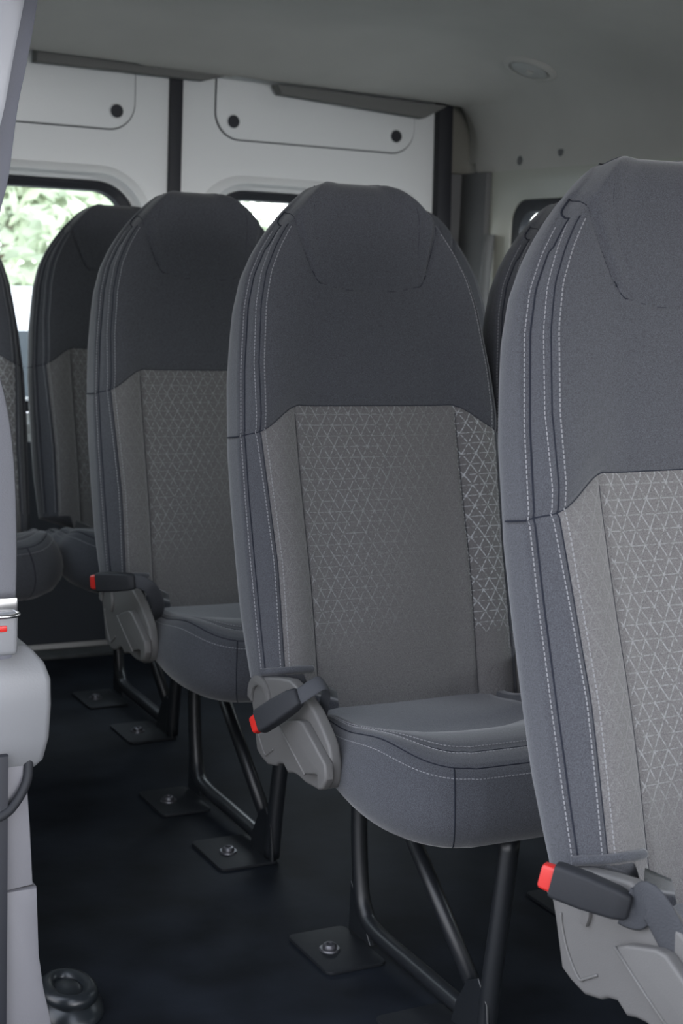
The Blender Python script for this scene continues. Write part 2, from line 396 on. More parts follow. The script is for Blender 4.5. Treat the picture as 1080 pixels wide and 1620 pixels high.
# rear doors ---------------------------------------------------------------
ZT = 1.66
def rear_door(name, side):
    # side +1: right leaf in the picture, -1: left leaf (mirror about x=1.566)
    X = lambda x: 1.566 + side * (x - 1.566)
    root = empty(name, (X(1.98), YD, 0), kind='structure')
    off = Vector(root.location)
    def add(nm, me, ms, **k):
        o = link(nm, me, root, ms, **k); o.location = -off; return o
    outer = [(X(1.586), .004), (X(2.44), .004), (X(2.395), ZT), (X(1.586), ZT)]
    cx, cz = X(2.015), 1.0
    def R(x0, x1, z0, z1, r, d): return (rrect(X((x0 + x1) / 2), (z0 + z1) / 2, x1 - x0, z1 - z0, r, 12), YD + d)
    st = [R(1.628, 2.408, .62, 1.352, .150, 0), R(1.640, 2.398, .635, 1.340, .142, -.012), R(1.652, 2.386, .65, 1.330, .135, -.014),
          R(1.660, 2.378, .66, 1.322, .130, .004), R(1.668, 2.370, .67, 1.312, .122, .010), R(1.676, 2.362, .68, 1.304, .115, .06)]
    out_in = [(x + (cx - x) * .0, z) for x, z in outer]
    v, f = holed_panel(outer, (cx, cz), [(outer, YD)] + st, 'y', back=YD + .06)
    add('door_shell', pymesh('door_shell', v, f), [PAINT], angle=35)
    def loop(x0, x1, z0, z1, r, d): p, dd = R(x0, x1, z0, z1, r, d); return [(a, dd, b) for a, b in p]
    v, f = skin([loop(1.670, 2.368, .68, 1.310, .12, .012), loop(1.684, 2.354, .69, 1.300, .11, .008), loop(1.702, 2.336, .71, 1.286, .09, .014),
                 loop(1.706, 2.332, .714, 1.282, .088, .04), loop(1.670, 2.368, .68, 1.310, .12, .045)], True)
    add('window_seal', pymesh('seal', v, f), [RUB], angle=40)
    g, d = R(1.69, 2.348, .70, 1.296, .10, .03)
    add('window_pane', bmmesh('pane', extrude_poly(g, 'y', YD + .030, YD + .034)), [GLASS], smooth=False)
    if side < 0:   # sliding ventilation edge at the top of the pane
        add('pane_edge', bmmesh('edge', box_bm((1.16, YD + .026, 1.290), (.30, .006, .008), .001)), [mat('green_glass_edge', (.16, .38, .30), .2)], smooth=False)
    # access panel over the window
    g, d = R(1.683, 2.329, 1.447, 1.70, .075, 0)
    add('panel_gap', bmmesh('gap', extrude_poly(g, 'y', YD - .0015, YD + .002)), [RUB], smooth=False)
    g, d = R(1.686, 2.326, 1.4505, 1.70, .073, 0)
    add('access_panel', bmmesh('access', extrude_poly(g, 'y', YD - .007, YD, .0025, 3)), [PAINT], angle=50)
    for hx in (1.738, 2.264):
        bm = bmesh.new(); bmesh.ops.create_cone(bm, cap_ends=True, segments=32, radius1=.0185, radius2=.0175, depth=.004)
        bmesh.ops.rotate(bm, cent=(0, 0, 0), matrix=Matrix.Rotation(math.pi / 2, 3, 'X'), verts=bm.verts)
        bmesh.ops.translate(bm, vec=(X(hx), YD - .0085, 1.498), verts=bm.verts)
        h = add('screw_cap', bmmesh('cap', bm), [RUB], angle=40)
        ring = [(X(hx) + .0195 * math.cos(a), YD - .008, 1.498 + .0195 * math.sin(a)) for a in [2 * math.pi * k / 32 for k in range(32)]]
        add('screw_ring', bmmesh('ring', tube(ring, .0022, 8, closed=True)), [PAINT])
    add('door_lining', bmmesh('lining', box_bm((X(2.01), YD - .012, .315), (.80, .024, .57), .01)), [CARPET], angle=40)
    return root
rear_door('door_1', 1); rear_door('door_2', -1)
# rubber strips: between the leaves and along the door edges
bm = box_bm((1.566, YD + .012, .83), (.037, .05, 1.64), .006)
tag(link('trim_1', bmmesh('trim', bm), None, [RUB], angle=40), kind='structure')
bm = extrude_poly([(2.44, .02), (2.50, .02), (2.445, 1.66), (2.395, 1.66)], 'y', YD - .03, YD + .05, .01)
tag(link('trim_2', bmmesh('trim', bm), None, [RUB], angle=40), kind='structure')
bm = extrude_poly([(.692, .02), (.632, .02), (.687, 1.66), (.737, 1.66)], 'y', YD - .03, YD + .05, .01)
tag(link('trim_3', bmmesh('trim', bm), None, [RUB], angle=40), kind='structure')
# body corners behind the door edges
for q, (xa, xb) in enumerate(((2.44, 2.66), (.40, .69))):
    tag(link('trim_%d' % (6 + q), bmmesh('corner', box_bm(((xa + xb) / 2, YD + .09, .86), (xb - xa, .07, 1.80))), None, [DARKT], smooth=False), kind='structure')
tag(link('trim_8', bmmesh('rail', box_bm((2.62, 1.5, 1.60), (.10, 5.4, .42))), None, [DARKT], smooth=False), kind='structure')
tag(link('trim_9', bmmesh('header', box_bm((1.55, YD + .13, 1.74), (2.1, .06, .20))), None, [DARKT], smooth=False), kind='structure')
# worn step along the rear sill
bm = box_bm((1.566, YD - .035, .006), (1.74, .085, .012), .004)
tag(link('trim_4', bmmesh('sill', bm), None, [SILL], angle=40), kind='structure')

# ceiling lamp ------------------------------------------------------------
lamp_c = Vector((2.345, 3.475, ceil_z(2.345, 3.475)))
e = .01
nx_ = -(ceil_z(2.345 + e, 3.475) - ceil_z(2.345 - e, 3.475)) / (2 * e); nrm = -Vector((nx_, 0, 1)).normalized()
q = nrm.to_track_quat('Z', 'Y')
cl = empty('ceiling_light', lamp_c, label='round unlit dome light set in the grey headliner', category='light')
cl.rotation_mode = 'QUATERNION'; cl.rotation_quaternion = q
def lathe(prof, n=48):
    bm = bmesh.new(); rings = [[bm.verts.new((r * math.cos(2 * math.pi * k / n), r * math.sin(2 * math.pi * k / n), z)) for k in range(n)] for r, z in prof]
    for a, b in zip(rings, rings[1:]):
        for k in range(n): bm.faces.new((a[k], a[(k + 1) % n], b[(k + 1) % n], b[k]))
    bm.faces.new(rings[-1]); return bm
link('lamp_rim', bmmesh('rim', lathe([(.076, -.004), (.076, .003), (.070, .008), (.058, .010), (.054, .006), (.054, .0)])), cl, [HEADL], angle=50)
link('lamp_lens', bmmesh('lens', lathe([(.051, .0), (.050, .008), (.040, .012), (.015, .014)])), cl, [mat('lamp_cover', (.40, .40, .38), .5)], angle=60)
pts = [(.035 * math.cos(t), .020 * math.sin(t), .0135) for t in [math.radians(20 + 28 * k) for k in range(6)]] + [(-.01 + .0, -.012, .0145)]
link('lamp_switch', bmmesh('switch', box_bm((0.005, 0, .014), (.03, .018, .006), .002, rot=Matrix.Rotation(.5, 3, 'Z'))), cl, [HEADL], angle=40)

# ------------------------------------------------------------------ seats
TAU = math.radians(15); ST, CT = math.sin(TAU), math.cos(TAU); SMAX = .809
def sstep(a, b, x):
    t = np.clip((np.asarray(x, float) - a) / (b - a), 0, 1); return t * t * (3 - 2 * t)
_ws = [-.08, 0, .1, .2, .3, .4, .5, .6, .65, .69, .72, .745, .766, .785, .800, .809]
_ww = [.231, .234, .237, .239, .240, .239, .231, .217, .203, .182, .161, .140, .120, .099, .078, .056]
def wf(s): return np.interp(s, _ws, _ww)
_wsm = np.linspace(-.08, SMAX, 441); _wv = wf(_wsm); _k = np.ones(9) / 9
_wv2 = np.convolve(np.pad(_wv, 4, mode='edge'), _k, 'valid'); _wv2[-10:] = _wv[-10:]
def wf(s): return np.interp(s, _wsm, _wv2)
def bf(s): return np.minimum(np.interp(s, [-.08, .05, .2, .4, .55, .63, .69, .73, .80], [.203, .204, .203, .212, .205, .192, .165, .140, .06]), wf(s) * .90)
def cf(s): return np.minimum(np.interp(s, [-.08, .2, .44, .6, .75, .80], [.143, .145, .146, .125, .09, .035]), wf(s) * .62)
def archf(u):
    a = np.abs(u); return .444 - .044 * sstep(.135, .222, a) - .003 * sstep(.22, .25, a)
def polydist(u, s, pts):
    d = np.full(np.shape(u), 9.)
    for a, b in zip(pts, pts[1:]):
        ax, ay, bx, by = *a, *b; L2 = (bx - ax) ** 2 + (by - ay) ** 2
        t = np.clip(((u - ax) * (bx - ax) + (s - ay) * (by - ay)) / L2, 0, 1)
        d = np.minimum(d, np.hypot(u - ax - t * (bx - ax), s - ay - t * (by - ay)))
    return d
HEAD_A = [(.128, .757), (.126, .720), (.098, .645), (.080, .634), (.045, .627), (0, .624)]
HEAD_B = [(.088, .782), (.096, .735), (.084, .650)]
def groove(d, w): return np.exp(-(d / w) ** 2)
def dfront(u, s):
    u = np.asarray(u, float); s = np.asarray(s, float); a = np.abs(u); w = wf(s); x = np.clip(a / w, 0, 1)
    low = 1 - sstep(.40, .62, s)
    d = (.006 + .016 * low) * (1 - sstep(.42, .84, x))
    d = d + .028 * sstep(.86, 1.0, x) ** 1.2
    d = d - .012 * np.exp(-((s - .16) / .14) ** 2) * (1 - x * x)
    below = s < archf(u)
    b, c = bf(s), cf(s)
    t = np.clip((a - c) / (b - c), 0, 1)
    d = d - np.where(below & (a < b), .006 * np.sin(np.pi * t) * (a > c), 0) * sstep(0, .04, archf(u) - s)
    d = d - .005 * np.where(below, 0, 1) * sstep(0, .03, s - archf(u)) * (x < .95)
    fb = 1 - sstep(.715, .735, s)
    d = d + .0022 * groove(a - b, .0026) * fb
    d = d + .0045 * groove(a - c, .004) * sstep(-.002, .004, archf(u) - s)
    d = d + .0016 * groove(a - (w - .009), .0022) * (1 - sstep(.72, .74, s))
    d = d + .0035 * groove(s - archf(u), .0028)
    dh = polydist(a, s, HEAD_A); d = d + .0026 * groove(dh, .0030)
    dh = polydist(a, s, HEAD_B); d = d + .0008 * groove(dh, .0022)
    ins = sstep(.628, .66, s) * (a < np.interp(s, [.62, .645, .75], [.08, .10, .125]))
    d = d - .004 * ins
    r = .045; q = np.clip((s - (SMAX - r)) / r, 0, 1)
    d = d + (r - np.sqrt(np.maximum(0, r * r * (1 - q * q)))) * .85
    return d
def thick(s):
    T = np.interp(s, [-.08, .1, .5, .7, .8], [.088, .095, .095, .09, .085])
    r = .035; q = np.clip((s - (SMAX - r)) / r, 0, 1)
    return T - (r - np.sqrt(np.maximum(0, r * r * (1 - q * q)))) * .8
def back_pt(u, s, d): return (u, s * ST + d * CT, .45 + s * CT - d * ST)
def build_backrest():
    A0 = .42
    rows = list(np.linspace(-.075, A0, 125)) + list(np.linspace(A0, .745, 86)[1:]) + [.745 + .066 * math.sin(math.pi / 2 * k / 22) for k in range(1, 23)]
    rows = np.array(rows); ia = 124
    def bp(s):
        return wf(s), bf(s), cf(s)
    n1, n2, n3 = 14, 18, 74
    fr = [(0, k / n1) for k in range(n1)] + [(1, k / n2) for k in range(n2)] + [(2, k / n3) for k in range(n3)] + [(3, k / n2) for k in range(n2)] + [(4, k / n1) for k in range(n1)] + [(4, 1.0)]
    def frontu(s):
        w, b, c = wf(s), bf(s), cf(s); br = [-w, -b, -c, c, b, w]
        return np.array([br[i] + (br[i + 1] - br[i]) * t for i, t in fr])
    V = []; UV = []
    nf_ = len(fr); nside = 9; nback = 22
    ring_n = nf_ + 2 * nside + nback
    for s0 in rows:
        u = frontu(s0)
        # warp rows so that one row follows the arch seam; lower corners are lifted over the hinges
        g = np.clip(1 - abs(s0 - A0) / .14, 0, 1)
        s = s0 + (archf(u) - A0) * g
        lift = .105 * sstep(.150, .178, -u); g2 = np.clip(1 - (s0 + .07) / .22, 0, 1)
        s = s + lift * g2
        # width follows the true s
        d = dfront(u, s)
        P = [(u[i], s[i], d[i]) for i in range(nf_)]
        T = float(thick(s0)); w = float(wf(s0))
        def side_uv(t, d0):
            # nearly flat side panel, then rounded into the back
            kk = 1 - .72 * float(sstep(.48, .70, s0)); m0 = d0 + (.060 * T / .095 - d0) * kk
            if t < .5: return w + .0035 * math.sin(math.pi * t), d0 + (m0 - d0) * t / .5
            a = math.pi / 2 * (t - .5) / .5; m_ = m0
            return w + .0035 * math.sin(math.pi * t) - .035 * (1 - math.cos(a)), m_ + (T - m_) * math.sin(a)
        sl, sr = s[0], s[-1]; dl = d[0]; dr = d[-1]
        for k in range(1, nside + 1):                       # right side going back
            a_, b2_ = side_uv(k / (nside + 1), dr); P.append((a_, sr, b2_))
        for k in range(nback):                              # back, right to left
            t = k / (nback - 1); uu_ = (w - .035) * (1 - 2 * t); e_ = abs(uu_) / max(w - .035, .01)
            P.append((uu_, sr + (sl - sr) * t, T + .012 * (1 - e_ ** 4)))
        for k in range(nside, 0, -1):
            a_, b2_ = side_uv(k / (nside + 1), dl); P.append((-a_, sl, b2_))
        for (a, b_, c_) in P: V.append(back_pt(a, b_, c_)); UV.append((a, b_))
    nr = len(rows); F = []; MI = []
    for j in range(nr - 1):
        for i in range(ring_n):
            i2 = (i + 1) % ring_n
            F.append((j * ring_n + i, j * ring_n + i2, (j + 1) * ring_n + i2, (j + 1) * ring_n + i))
            MI.append(1 if (j < ia and n1 <= i < n1 + 2 * n2 + n3) else 0)
    V.append(back_pt(0, -.05, .06)); UV.append((0, -.05))
    for i in range(ring_n): F.append((len(V) - 1, (i + 1) % ring_n, i)); MI.append(0)
    F.append(tuple((nr - 1) * ring_n + i for i in range(ring_n))); MI.append(0)
    me = pymesh('backrest', V, F)
    me.polygons.foreach_set('material_index', MI)
    uvl = me.uv_layers.new(name='UVMap'); li = np.empty(len(me.loops), dtype=np.int32); me.loops.foreach_get('vertex_index', li)
    uvl.data.foreach_set('uv', np.array(UV, dtype=np.float32)[li].ravel())
    return me
def dashes(path, bm, period=.0056, dl=.0038, w=.00095, h=.0007):
    """little thread stitches along a 3D path (points, normals)"""
    acc = 0; nxt = 0
    for (p, n), (p2, n2) in zip(path, path[1:]):
        p, p2 = Vector(p), Vector(p2); L = (p2 - p).length
        while nxt <= acc + L:
            c = p.lerp(p2, (nxt - acc) / max(L, 1e-9)); t = (p2 - p).normalized(); nn = Vector(n); b = t.cross(nn).normalized()
            vs = []
            for dz in (-.5, 1):
                for a, bb in ((-1, -1), (1, -1), (1, 1), (-1, 1)): vs.append(bm.verts.new(c + t * a * dl / 2 + b * bb * w / 2 + nn * dz * h))
            bm.faces.new(vs[4:8])
            for k in range(4): bm.faces.new((vs[k], vs[(k + 1) % 4], vs[4 + (k + 1) % 4], vs[4 + k]))
            nxt += period
        acc += L
NB = Vector((0, -CT, ST))
def bpath(us):
    """path on the back's front face from (u,s) pairs"""
    us = np.array(us); d = dfront(us[:, 0], us[:, 1])
    out = []
    for (u, s), dd in zip(us, d):
        e = .002; du = (float(dfront(u + e, s)) - float(dfront(u - e, s))) / (2 * e)
        n = (NB + Vector((-du * 0 + (-du) * -1 * 0, 0, 0))).normalized()
        n = Vector((-du * -1, 0, 0)) * -1 + NB; n.normalize()
        out.append((Vector(back_pt(u, s, dd)), n))
    return out
def smin(u): return -.07 + .105 * float(sstep(.150, .178, -u))

E_BUCKLE = {}
def thin(path, r, bm, off=.0): tube([p + n * off for p, n in path], r, 6, bm=bm)
def zt(x, y):
    ax = abs(x); z = .408 + .013 * (1 - float(sstep(0, .22, -y))) + .023 * min(1, ax / .175) ** 2.2 * (1 - .85 * float(sstep(-.11, -.01, y))) * (1 - float(sstep(.18, .33, -y)))
    z += .020 * math.exp(-((y + .265) / .075) ** 2) + .020 * float(sstep(.10, .36, -y))
    return z
def build_cushion():
    C0 = (0, -.08)
    def out_poly(hw, yf, yr, rc):
        p = []
        for k in range(17):   # front left corner to front right, elliptical corners
            a = math.pi + math.pi / 2 * k / 16; p.append((-hw + rc[0] + rc[0] * math.cos(a), yf + rc[1] + rc[1] * math.sin(a)))
        p = [(-hw, yr)] + p + [(-hw * .5, yf - .004), (0, yf - .006), (hw * .5, yf - .004)]
        for k in range(17):
            a = -math.pi / 2 + math.pi / 2 * k / 16; p.append((hw - rc[0] + rc[0] * math.cos(a), yf + rc[1] + rc[1] * math.sin(a)))
        p.append((hw, yr)); return p
    seam = out_poly(.182, -.348, .05, (.085, .16)); ins = out_poly(.166, -.165, .05, (.05, .05))
    N = 176; angs = [2 * math.pi * k / N for k in range(N)]
    SM = [ray_to(seam, C0, a) for a in angs]; IN = [ray_to(ins, C0, a) for a in angs]
    loops = []; mi = []
    for t in (.08, .2, .35, .5, .65, .8, .9, .96, 1.0):
        L = []
        for p in IN:
            x, y = C0[0] + (p[0] - C0[0]) * t, C0[1] + (p[1] - C0[1]) * t
            L.append((x, y, zt(x, y) - .004 - (.006 if t == 1.0 else 0)))
        loops.append(L); mi.append(1)
    for t in (.06, .18, .35, .52, .68, .77, .81, .85, .92, .96, .985, 1.0):
        L = []
        for p, q in zip(IN, SM):
            x, y = p[0] + (q[0] - p[0]) * t, p[1] + (q[1] - p[1]) * t
            z = zt(x, y) + .010 * math.sin(math.pi * min(t, 1)) ** .7 * (1 - .95 * float(sstep(-.14, -.04, y))) - (.003 if abs(t - .81) < .01 else 0) - (.002 if t == 1.0 else 0)
            L.append((x, y, z))
        loops.append(L); mi.append(0)
    def nrm2(i):
        a, b = SM[i - 1], SM[(i + 1) % N]; tx, ty = b[0] - a[0], b[1] - a[1]; l = math.hypot(tx, ty); return (ty / l, -tx / l)
    for off, dz in ((.005, -.003), (.012, -.012), (.022, -.028), (.030, -.048), (.033, -.066), (.030, -.084), (.018, -.100), (-.004, -.110), (-.03, -.114)):
        L = []
        for i, p in enumerate(SM):
            n = nrm2(i); o_ = off * (1 if p[1] < .045 else .2); side = 1.0 if abs(n[0]) > .6 else 1.0
            zb = .307 + .045 * float(sstep(-.30, -.08, p[1])); z = zt(*p) + dz * (zt(*p) - zb) / .122
            L.append((p[0] + n[0] * o_, p[1] + n[1] * o_, z))
        loops.append(L); mi.append(0)
    v, f = skin(loops); v.append((0, -.08, zt(0, -.08) - .004)); m_ = len(v) - 1
    MI = [mi[min(k // N + 1, len(mi) - 1)] if k // N < len(mi) else 0 for k in range(len(f))]
    for k in range(N): f.append(((k + 1) % N, k, m_)); MI.append(1)
    f.append(tuple((len(loops) - 1) * N + k for k in range(N))[::-1]); MI.append(0)
    me = pymesh('cushion', v, f); me.polygons.foreach_set('material_index', MI)
    up = Vector((0, 0, 1))
    def lp(idx, dz=0, off=0): return [(Vector(loops[idx][k]) + Vector((0, 0, dz)), up) for k in range(N)]
    return me, loops, N, SM, nrm2

def side_pts(u0, u1, rows): pass

def make_seat():
    root = empty('van_seat', (0, 0, 0))
    bk = link('backrest', build_backrest(), root, [CH, GR])
    # seams (dark piping) and stitches on the backrest
    bm = bmesh.new()
    for sg in (-1, 1):
        bs = bmesh.new()
        ss = np.linspace(.042, .728, 150)
        thin(bpath([(sg * float(bf(s)), s) for s in ss]), .0009, bm)
        ss2 = np.linspace(.042, .728, 150)
        thin(bpath([(sg * float(wf(s) - .009), s) for s in ss2] + [(sg * p.x, p.y) for p in catmull([(float(wf(.728) - .009), .728, 0), (.142, .742, 0), (.128, .757, 0)], 6)[1:]]), .0012, bm, .0002)
        ss3 = np.linspace(-.055, .430, 100)
        thin(bpath([(sg * float(cf(s)), s) for s in ss3]), .0010, bm, -.0004)
        for off in (-.0062, .0062):
            dashes(bpath([(sg * float(bf(s) + off), s) for s in np.linspace(.042, .722, 160)]), bs)
        dashes(bpath([(sg * float(wf(s) - .0040), s) for s in np.linspace(.042, .722, 160)]), bs)
        link('stitching', bmmesh('stitching', bs), root, [THREAD], smooth=False)
        ha = [(sg * p.x, p.y) for p in catmull([(*p, 0) for p in HEAD_A], 8)]
        thin(bpath(ha), .0007, bm, -.0003)
        hb = [(sg * p.x, p.y) for p in catmull([(*p, 0) for p in HEAD_B], 8)]
        thin(bpath(hb), .0006, bm, -.0005)
        # seam continues over the side face
        sp = [Vector(back_pt(sg * (float(wf(.397)) + .0008 + .0035 * math.sin(math.pi * t / 2)), .397 + .004 * t, .024 + (.060 - .024) * t)) for t in np.linspace(.02, 1, 10)]
        tube(sp, .0010, 6, bm=bm)
    us = np.linspace(-.243, .243, 120); thin(bpath([(u, float(archf(u))) for u in us if abs(u) < float(wf(.40)) - .001]), .0011, bm, -.0002)
    link('seam', bmmesh('seam', bm), root, [SEAM])
    # welt at the lower edge, over the hinge
    for sg in (-1,):
        us = [sg * u for u in (.233, .225, .212, .195, .186, .172, .158)]
        path = [p + n * .001 for p, n in bpath([(u, .037 - .05 * max(0, u + .186)) for u in us])]
        sd = [Vector(back_pt(sg * .248, .038, .03)), Vector(back_pt(sg * .247, .038, .055))]
        w_ = tube(catmull(path, 4), .0058, 10)
        link('lower_welt', bmmesh('welt', w_), root, [CH])
    # cushion
    me, loops, N, SM, nrm2 = build_cushion()
    link('seat_cushion', me, root, [CH, CHL])
    bm = bmesh.new(); bs = bmesh.new(); up = Vector((0, 0, 1))
    def part_loop(idx, ymax=.03): # points in front part ordered from left rear to right rear
        L = [Vector(p) for p in loops[idx]]; k0 = max(range(N), key=lambda k: (L[k].y, -L[k].x))
        order = [L[(N // 4 + k) % N] for k in range(N)]
        # angles: pi/2 is rear; start there
        return [p for p in order if p.y < ymax]
    i_ins = 8; i_dbl = i_ins + 7; i_seam = i_ins + 12
    thin([(p + Vector((0, 0, .0)), up) for p in part_loop(i_seam)], .0012, bm)
    thin([(p, up) for p in part_loop(i_dbl)], .0008, bm)
    thin([(p, up) for p in part_loop(i_ins)], .0009, bm)
    for idx in (i_dbl - 1, i_dbl + 1): dashes([(p + up * .0002, up) for p in part_loop(idx)], bs)
    link('cushion_stitching', bmmesh('cst', bs), root, [THREAD], smooth=False); bs = bmesh.new()
    pl = part_loop(i_seam + 2); dashes([(p, Vector((p.x * 2, p.y, 0)).normalized()) for p in pl], bs)
    for sg in (-1, 1):   # short seam down the front corner
        k = min(range(N), key=lambda k: (SM[k][0] - sg * .115) ** 2 + (SM[k][1] + .335) ** 2)
        pts = [Vector(loops[j][k]) + Vector((nrm2(k)[0], nrm2(k)[1], 0)) * .0010 for j in range(i_seam, len(loops) - 1)]
        pts = [p + Vector((-sg * .005 * (i / len(pts)) ** 1.5, 0, 0)) for i, p in enumerate(pts)]
        tube(pts, .0009, 6, bm=bm)
    link('cushion_seam', bmmesh('cseam', bm), root, [SEAM]); link('cushion_stitching', bmmesh('cst', bs), root, [THREAD], smooth=False)
    # pan under the cushion
    link('seat_pan', bmmesh('pan', box_bm((0, -.13, .320), (.24, .26, .022), .006)), root, [STEEL], angle=40)
    # hinge covers
    HP = [(0.081, 0.448), (0.07, 0.459), (0.044, 0.47), (-0.023, 0.485), (-0.057, 0.491), (-0.098, 0.485), (-0.141, 0.467), (-0.165, 0.451), (-0.191, 0.43), (-0.2, 0.407), (-0.201, 0.384), (-0.194, 0.37), (-0.166, 0.358), (-0.123, 0.355), (-0.094, 0.358), (-0.079, 0.356), (-0.064, 0.351), (-0.048, 0.36), (-0.033, 0.356), (-0.022, 0.349), (0.006, 0.342), (0.03, 0.347), (0.047, 0.354), (0.064, 0.407)]
    hc = link('hinge_cover', bmmesh('hinge', extrude_poly(HP, 'x', -.230, -.212, .005, 3)), root, [PLAST], angle=45)
    link('hinge_cover', bmmesh('hinge2', extrude_poly(HP, 'x', .212, .230, .006, 3)), root, [PLAST], angle=45)
    # raised parts of the hinge cover
    arch = [(0.038 + .040 * math.cos(a), 0.437 + .036 * math.sin(a)) for a in [math.radians(-10 + 20 * k) for k in range(12)]]
    arch2 = [(0.038 + .026 * math.cos(a), 0.431 + .026 * math.sin(a)) for a in [math.radians(210 - 20 * k) for k in range(12)]]
    link('hinge_rim', bmmesh('rim', extrude_poly(arch + arch2, 'x', -.235, -.228, .003, 2)), hc, [PLAST], angle=45)
    LV = [(-0.052, 0.423), (-0.074, 0.434), (-0.117, 0.448), (-0.132, 0.448), (-0.205, 0.41), (-0.21, 0.389), (-0.201, 0.373), (-0.186, 0.367), (-0.183, 0.387), (-0.176, 0.386), (-0.141, 0.375)]
    link('recline_lever', bmmesh('lever', extrude_poly(LV, 'x', -.243, -.228, .004, 3)), root, [PLAST], angle=40)
    link('lever_lip', bmmesh('lip', tube([(-0.2432, -0.057, 0.425), (-0.2432, -0.1, 0.401), (-0.2432, -0.147, 0.377)], .0018, 8)), root, [PLAST])
    link('cover_ridge', bmmesh('ridge', tube(catmull([(-0.2305, 0.051, 0.415), (-0.2305, 0.048, 0.401), (-0.2305, 0.036, 0.377), (-0.2305, 0.015, 0.357), (-0.2305, 0.004, 0.361), (-0.2305, -0.016, 0.374)], 4), .0016, 8)), hc, [PLAST])
    BL = [(-0.101, 0.454), (-0.127, 0.463), (-0.158, 0.446), (-0.196, 0.405), (-0.2, 0.384), (-0.192, 0.376), (-0.18, 0.4), (-0.12, 0.438)]
    link('hinge_bracket', bmmesh('brk', extrude_poly(BL, 'x', -.229, -.214, .004, 2)), root, [PLAST], angle=45)
    # frame: near and far side frames, foot plates and bolts
    LX = -.02
    rear = catmull([(LX, .095, .315), (LX, .092, .20), (LX, .078, .10), (LX, .060, .055), (LX, .020, .034), (LX, -.12, .030), (LX, -.30, .026)], 8)
    link('leg', bmmesh('leg', tube(rear, .0135, 16)), root, [STEEL])
    front = catmull([(LX + .012, -.322, .315), (LX + .006, -.318, .20), (LX + .000, -.314, .10), (LX - .004, -.312, .008)], 6)
    link('leg', bmmesh('leg', tube(front, .0145, 16)), root, [STEEL])
    link('brace', bmmesh('brace', tube([(LX, -.285, .060), (LX, .02, .310)], .0125, 16)), root, [STEEL])
    gus = extrude_poly([(-.335, .006), (-.235, .006), (-.245, .040), (-.272, .085), (-.300, .100), (-.325, .07)], 'x', LX - .014, LX - .010, .001, 1)
    link('gusset', bmmesh('gus', gus), root, [STEEL], angle=40)
    gus = extrude_poly([(.105, .006), (.03, .006), (.05, .030), (.085, .07), (.105, .09)], 'x', LX - .004, LX + .004, .001, 1)
    link('gusset', bmmesh('gus', gus), root, [STEEL], angle=40)
    def plate(cx_, cy_, w, l):
        poly = rrect(cx_, cy_, w, l, .012, 6)
        p = link('foot_plate', bmmesh('plate', extrude_poly(poly, 'z', .0, .006, .0015, 2)), root, [PLATE], angle=40)
        b = bmesh.new(); bmesh.ops.create_cone(b, cap_ends=True, segments=28, radius1=.017, radius2=.016, depth=.003)
        bmesh.ops.translate(b, vec=(0, 0, .0075), verts=b.verts)
        t = bpy.data.meshes.new('t')
        b2 = lathe([(.0115, .009), (.0115, .012), (.0095, .0155), (.0055, .0165), (.005, .0130), (.001, .0128)], 24)
        b2.to_mesh(t); b.from_mesh(t); b2.free(); bpy.data.meshes.remove(t)
        bmesh.ops.translate(b, vec=(cx_ - .012, cy_, 0), verts=b.verts)
        link('bolt', bmmesh('bolt', b), p, [BOLT], angle=40)
        return p
    plate(-.078, .045, .105, .150); plate(-.075, -.255, .115, .150)
    return root

def bar_between(a, b, w, h, name_, parent, m, r=.004, t0=0., t1=1.):
    pass
def oriented(o, a, b, upv=(0, 0, 1)):
    a, b = Vector(a), Vector(b); x = (b - a).normalized(); z = Vector(upv); z = (z - x * z.dot(x)).normalized(); y = z.cross(x)
    m = Matrix.Identity(4)
    for i in range(3): m[i][0], m[i][1], m[i][2], m[i][3] = x[i], y[i], z[i], a[i]
    o.matrix_local = m
def make_buckle_meshes():
    # body along +X from 0 (release button) to .085, tall in z (.034), thin in y (.019)
    def ring(x, h, w, r=.005):
        return [(x, p[0], p[1]) for p in rrect(0, 0, w, h, min(r, w / 2 - .001), 4)]
    L = [ring(.006, .030, .015), ring(.006, .034, .019), ring(.010, .036, .021), ring(.040, .036, .022), ring(.072, .032, .020), ring(.084, .027, .016), ring(.087, .022, .010)]
    v, f = skin(L); n = len(L[0]); f.append(tuple(range(n))[::-1]); f.append(tuple((len(L) - 1) * n + k for k in range(n)))
    body = pymesh('buckle', v, f)
    L = [ring(-.007, .022, .011, .003), ring(-.005, .026, .014, .004), ring(.010, .028, .015, .004)]
    v, f = skin(L); n = len(L[0]); f.append(tuple(range(n))[::-1]); f.append(tuple(2 * n + k for k in range(n)))
    return body, pymesh('button', v, f)
CHL = fabric('mid_grey_cloth', (.088, .092, .104))
BUCK, BUTT = make_buckle_meshes()
def add_belt(root, a, b, upv, anchor, mid=None, wd=.0125):
    bk = link('buckle', BUCK, root, [PLASTB] if not BUCK.materials else [], angle=50); oriented(bk, a, b, upv)
    bt = link('release_button', BUTT, bk, [RED] if not BUTT.materials else [], angle=50)
    a, b = Vector(a), Vector(b); x = (b - a).normalized(); e_ = a + x * .080
    pts = catmull([e_, a + x * .092] + ([Vector(m_) for m_ in mid] if mid else []) + [Vector(anchor)], 8)
    link('belt_stub', bmmesh('stub', tube(pts, wd, 14, flat=.0023 / wd, up=upv)), root, [WEB])
def dup(o, parent=None):
    c = o.copy(); COL.objects.link(c); c.parent = parent
    for ch in list(o.children): dup(ch, c)
    return c
proto = make_seat()
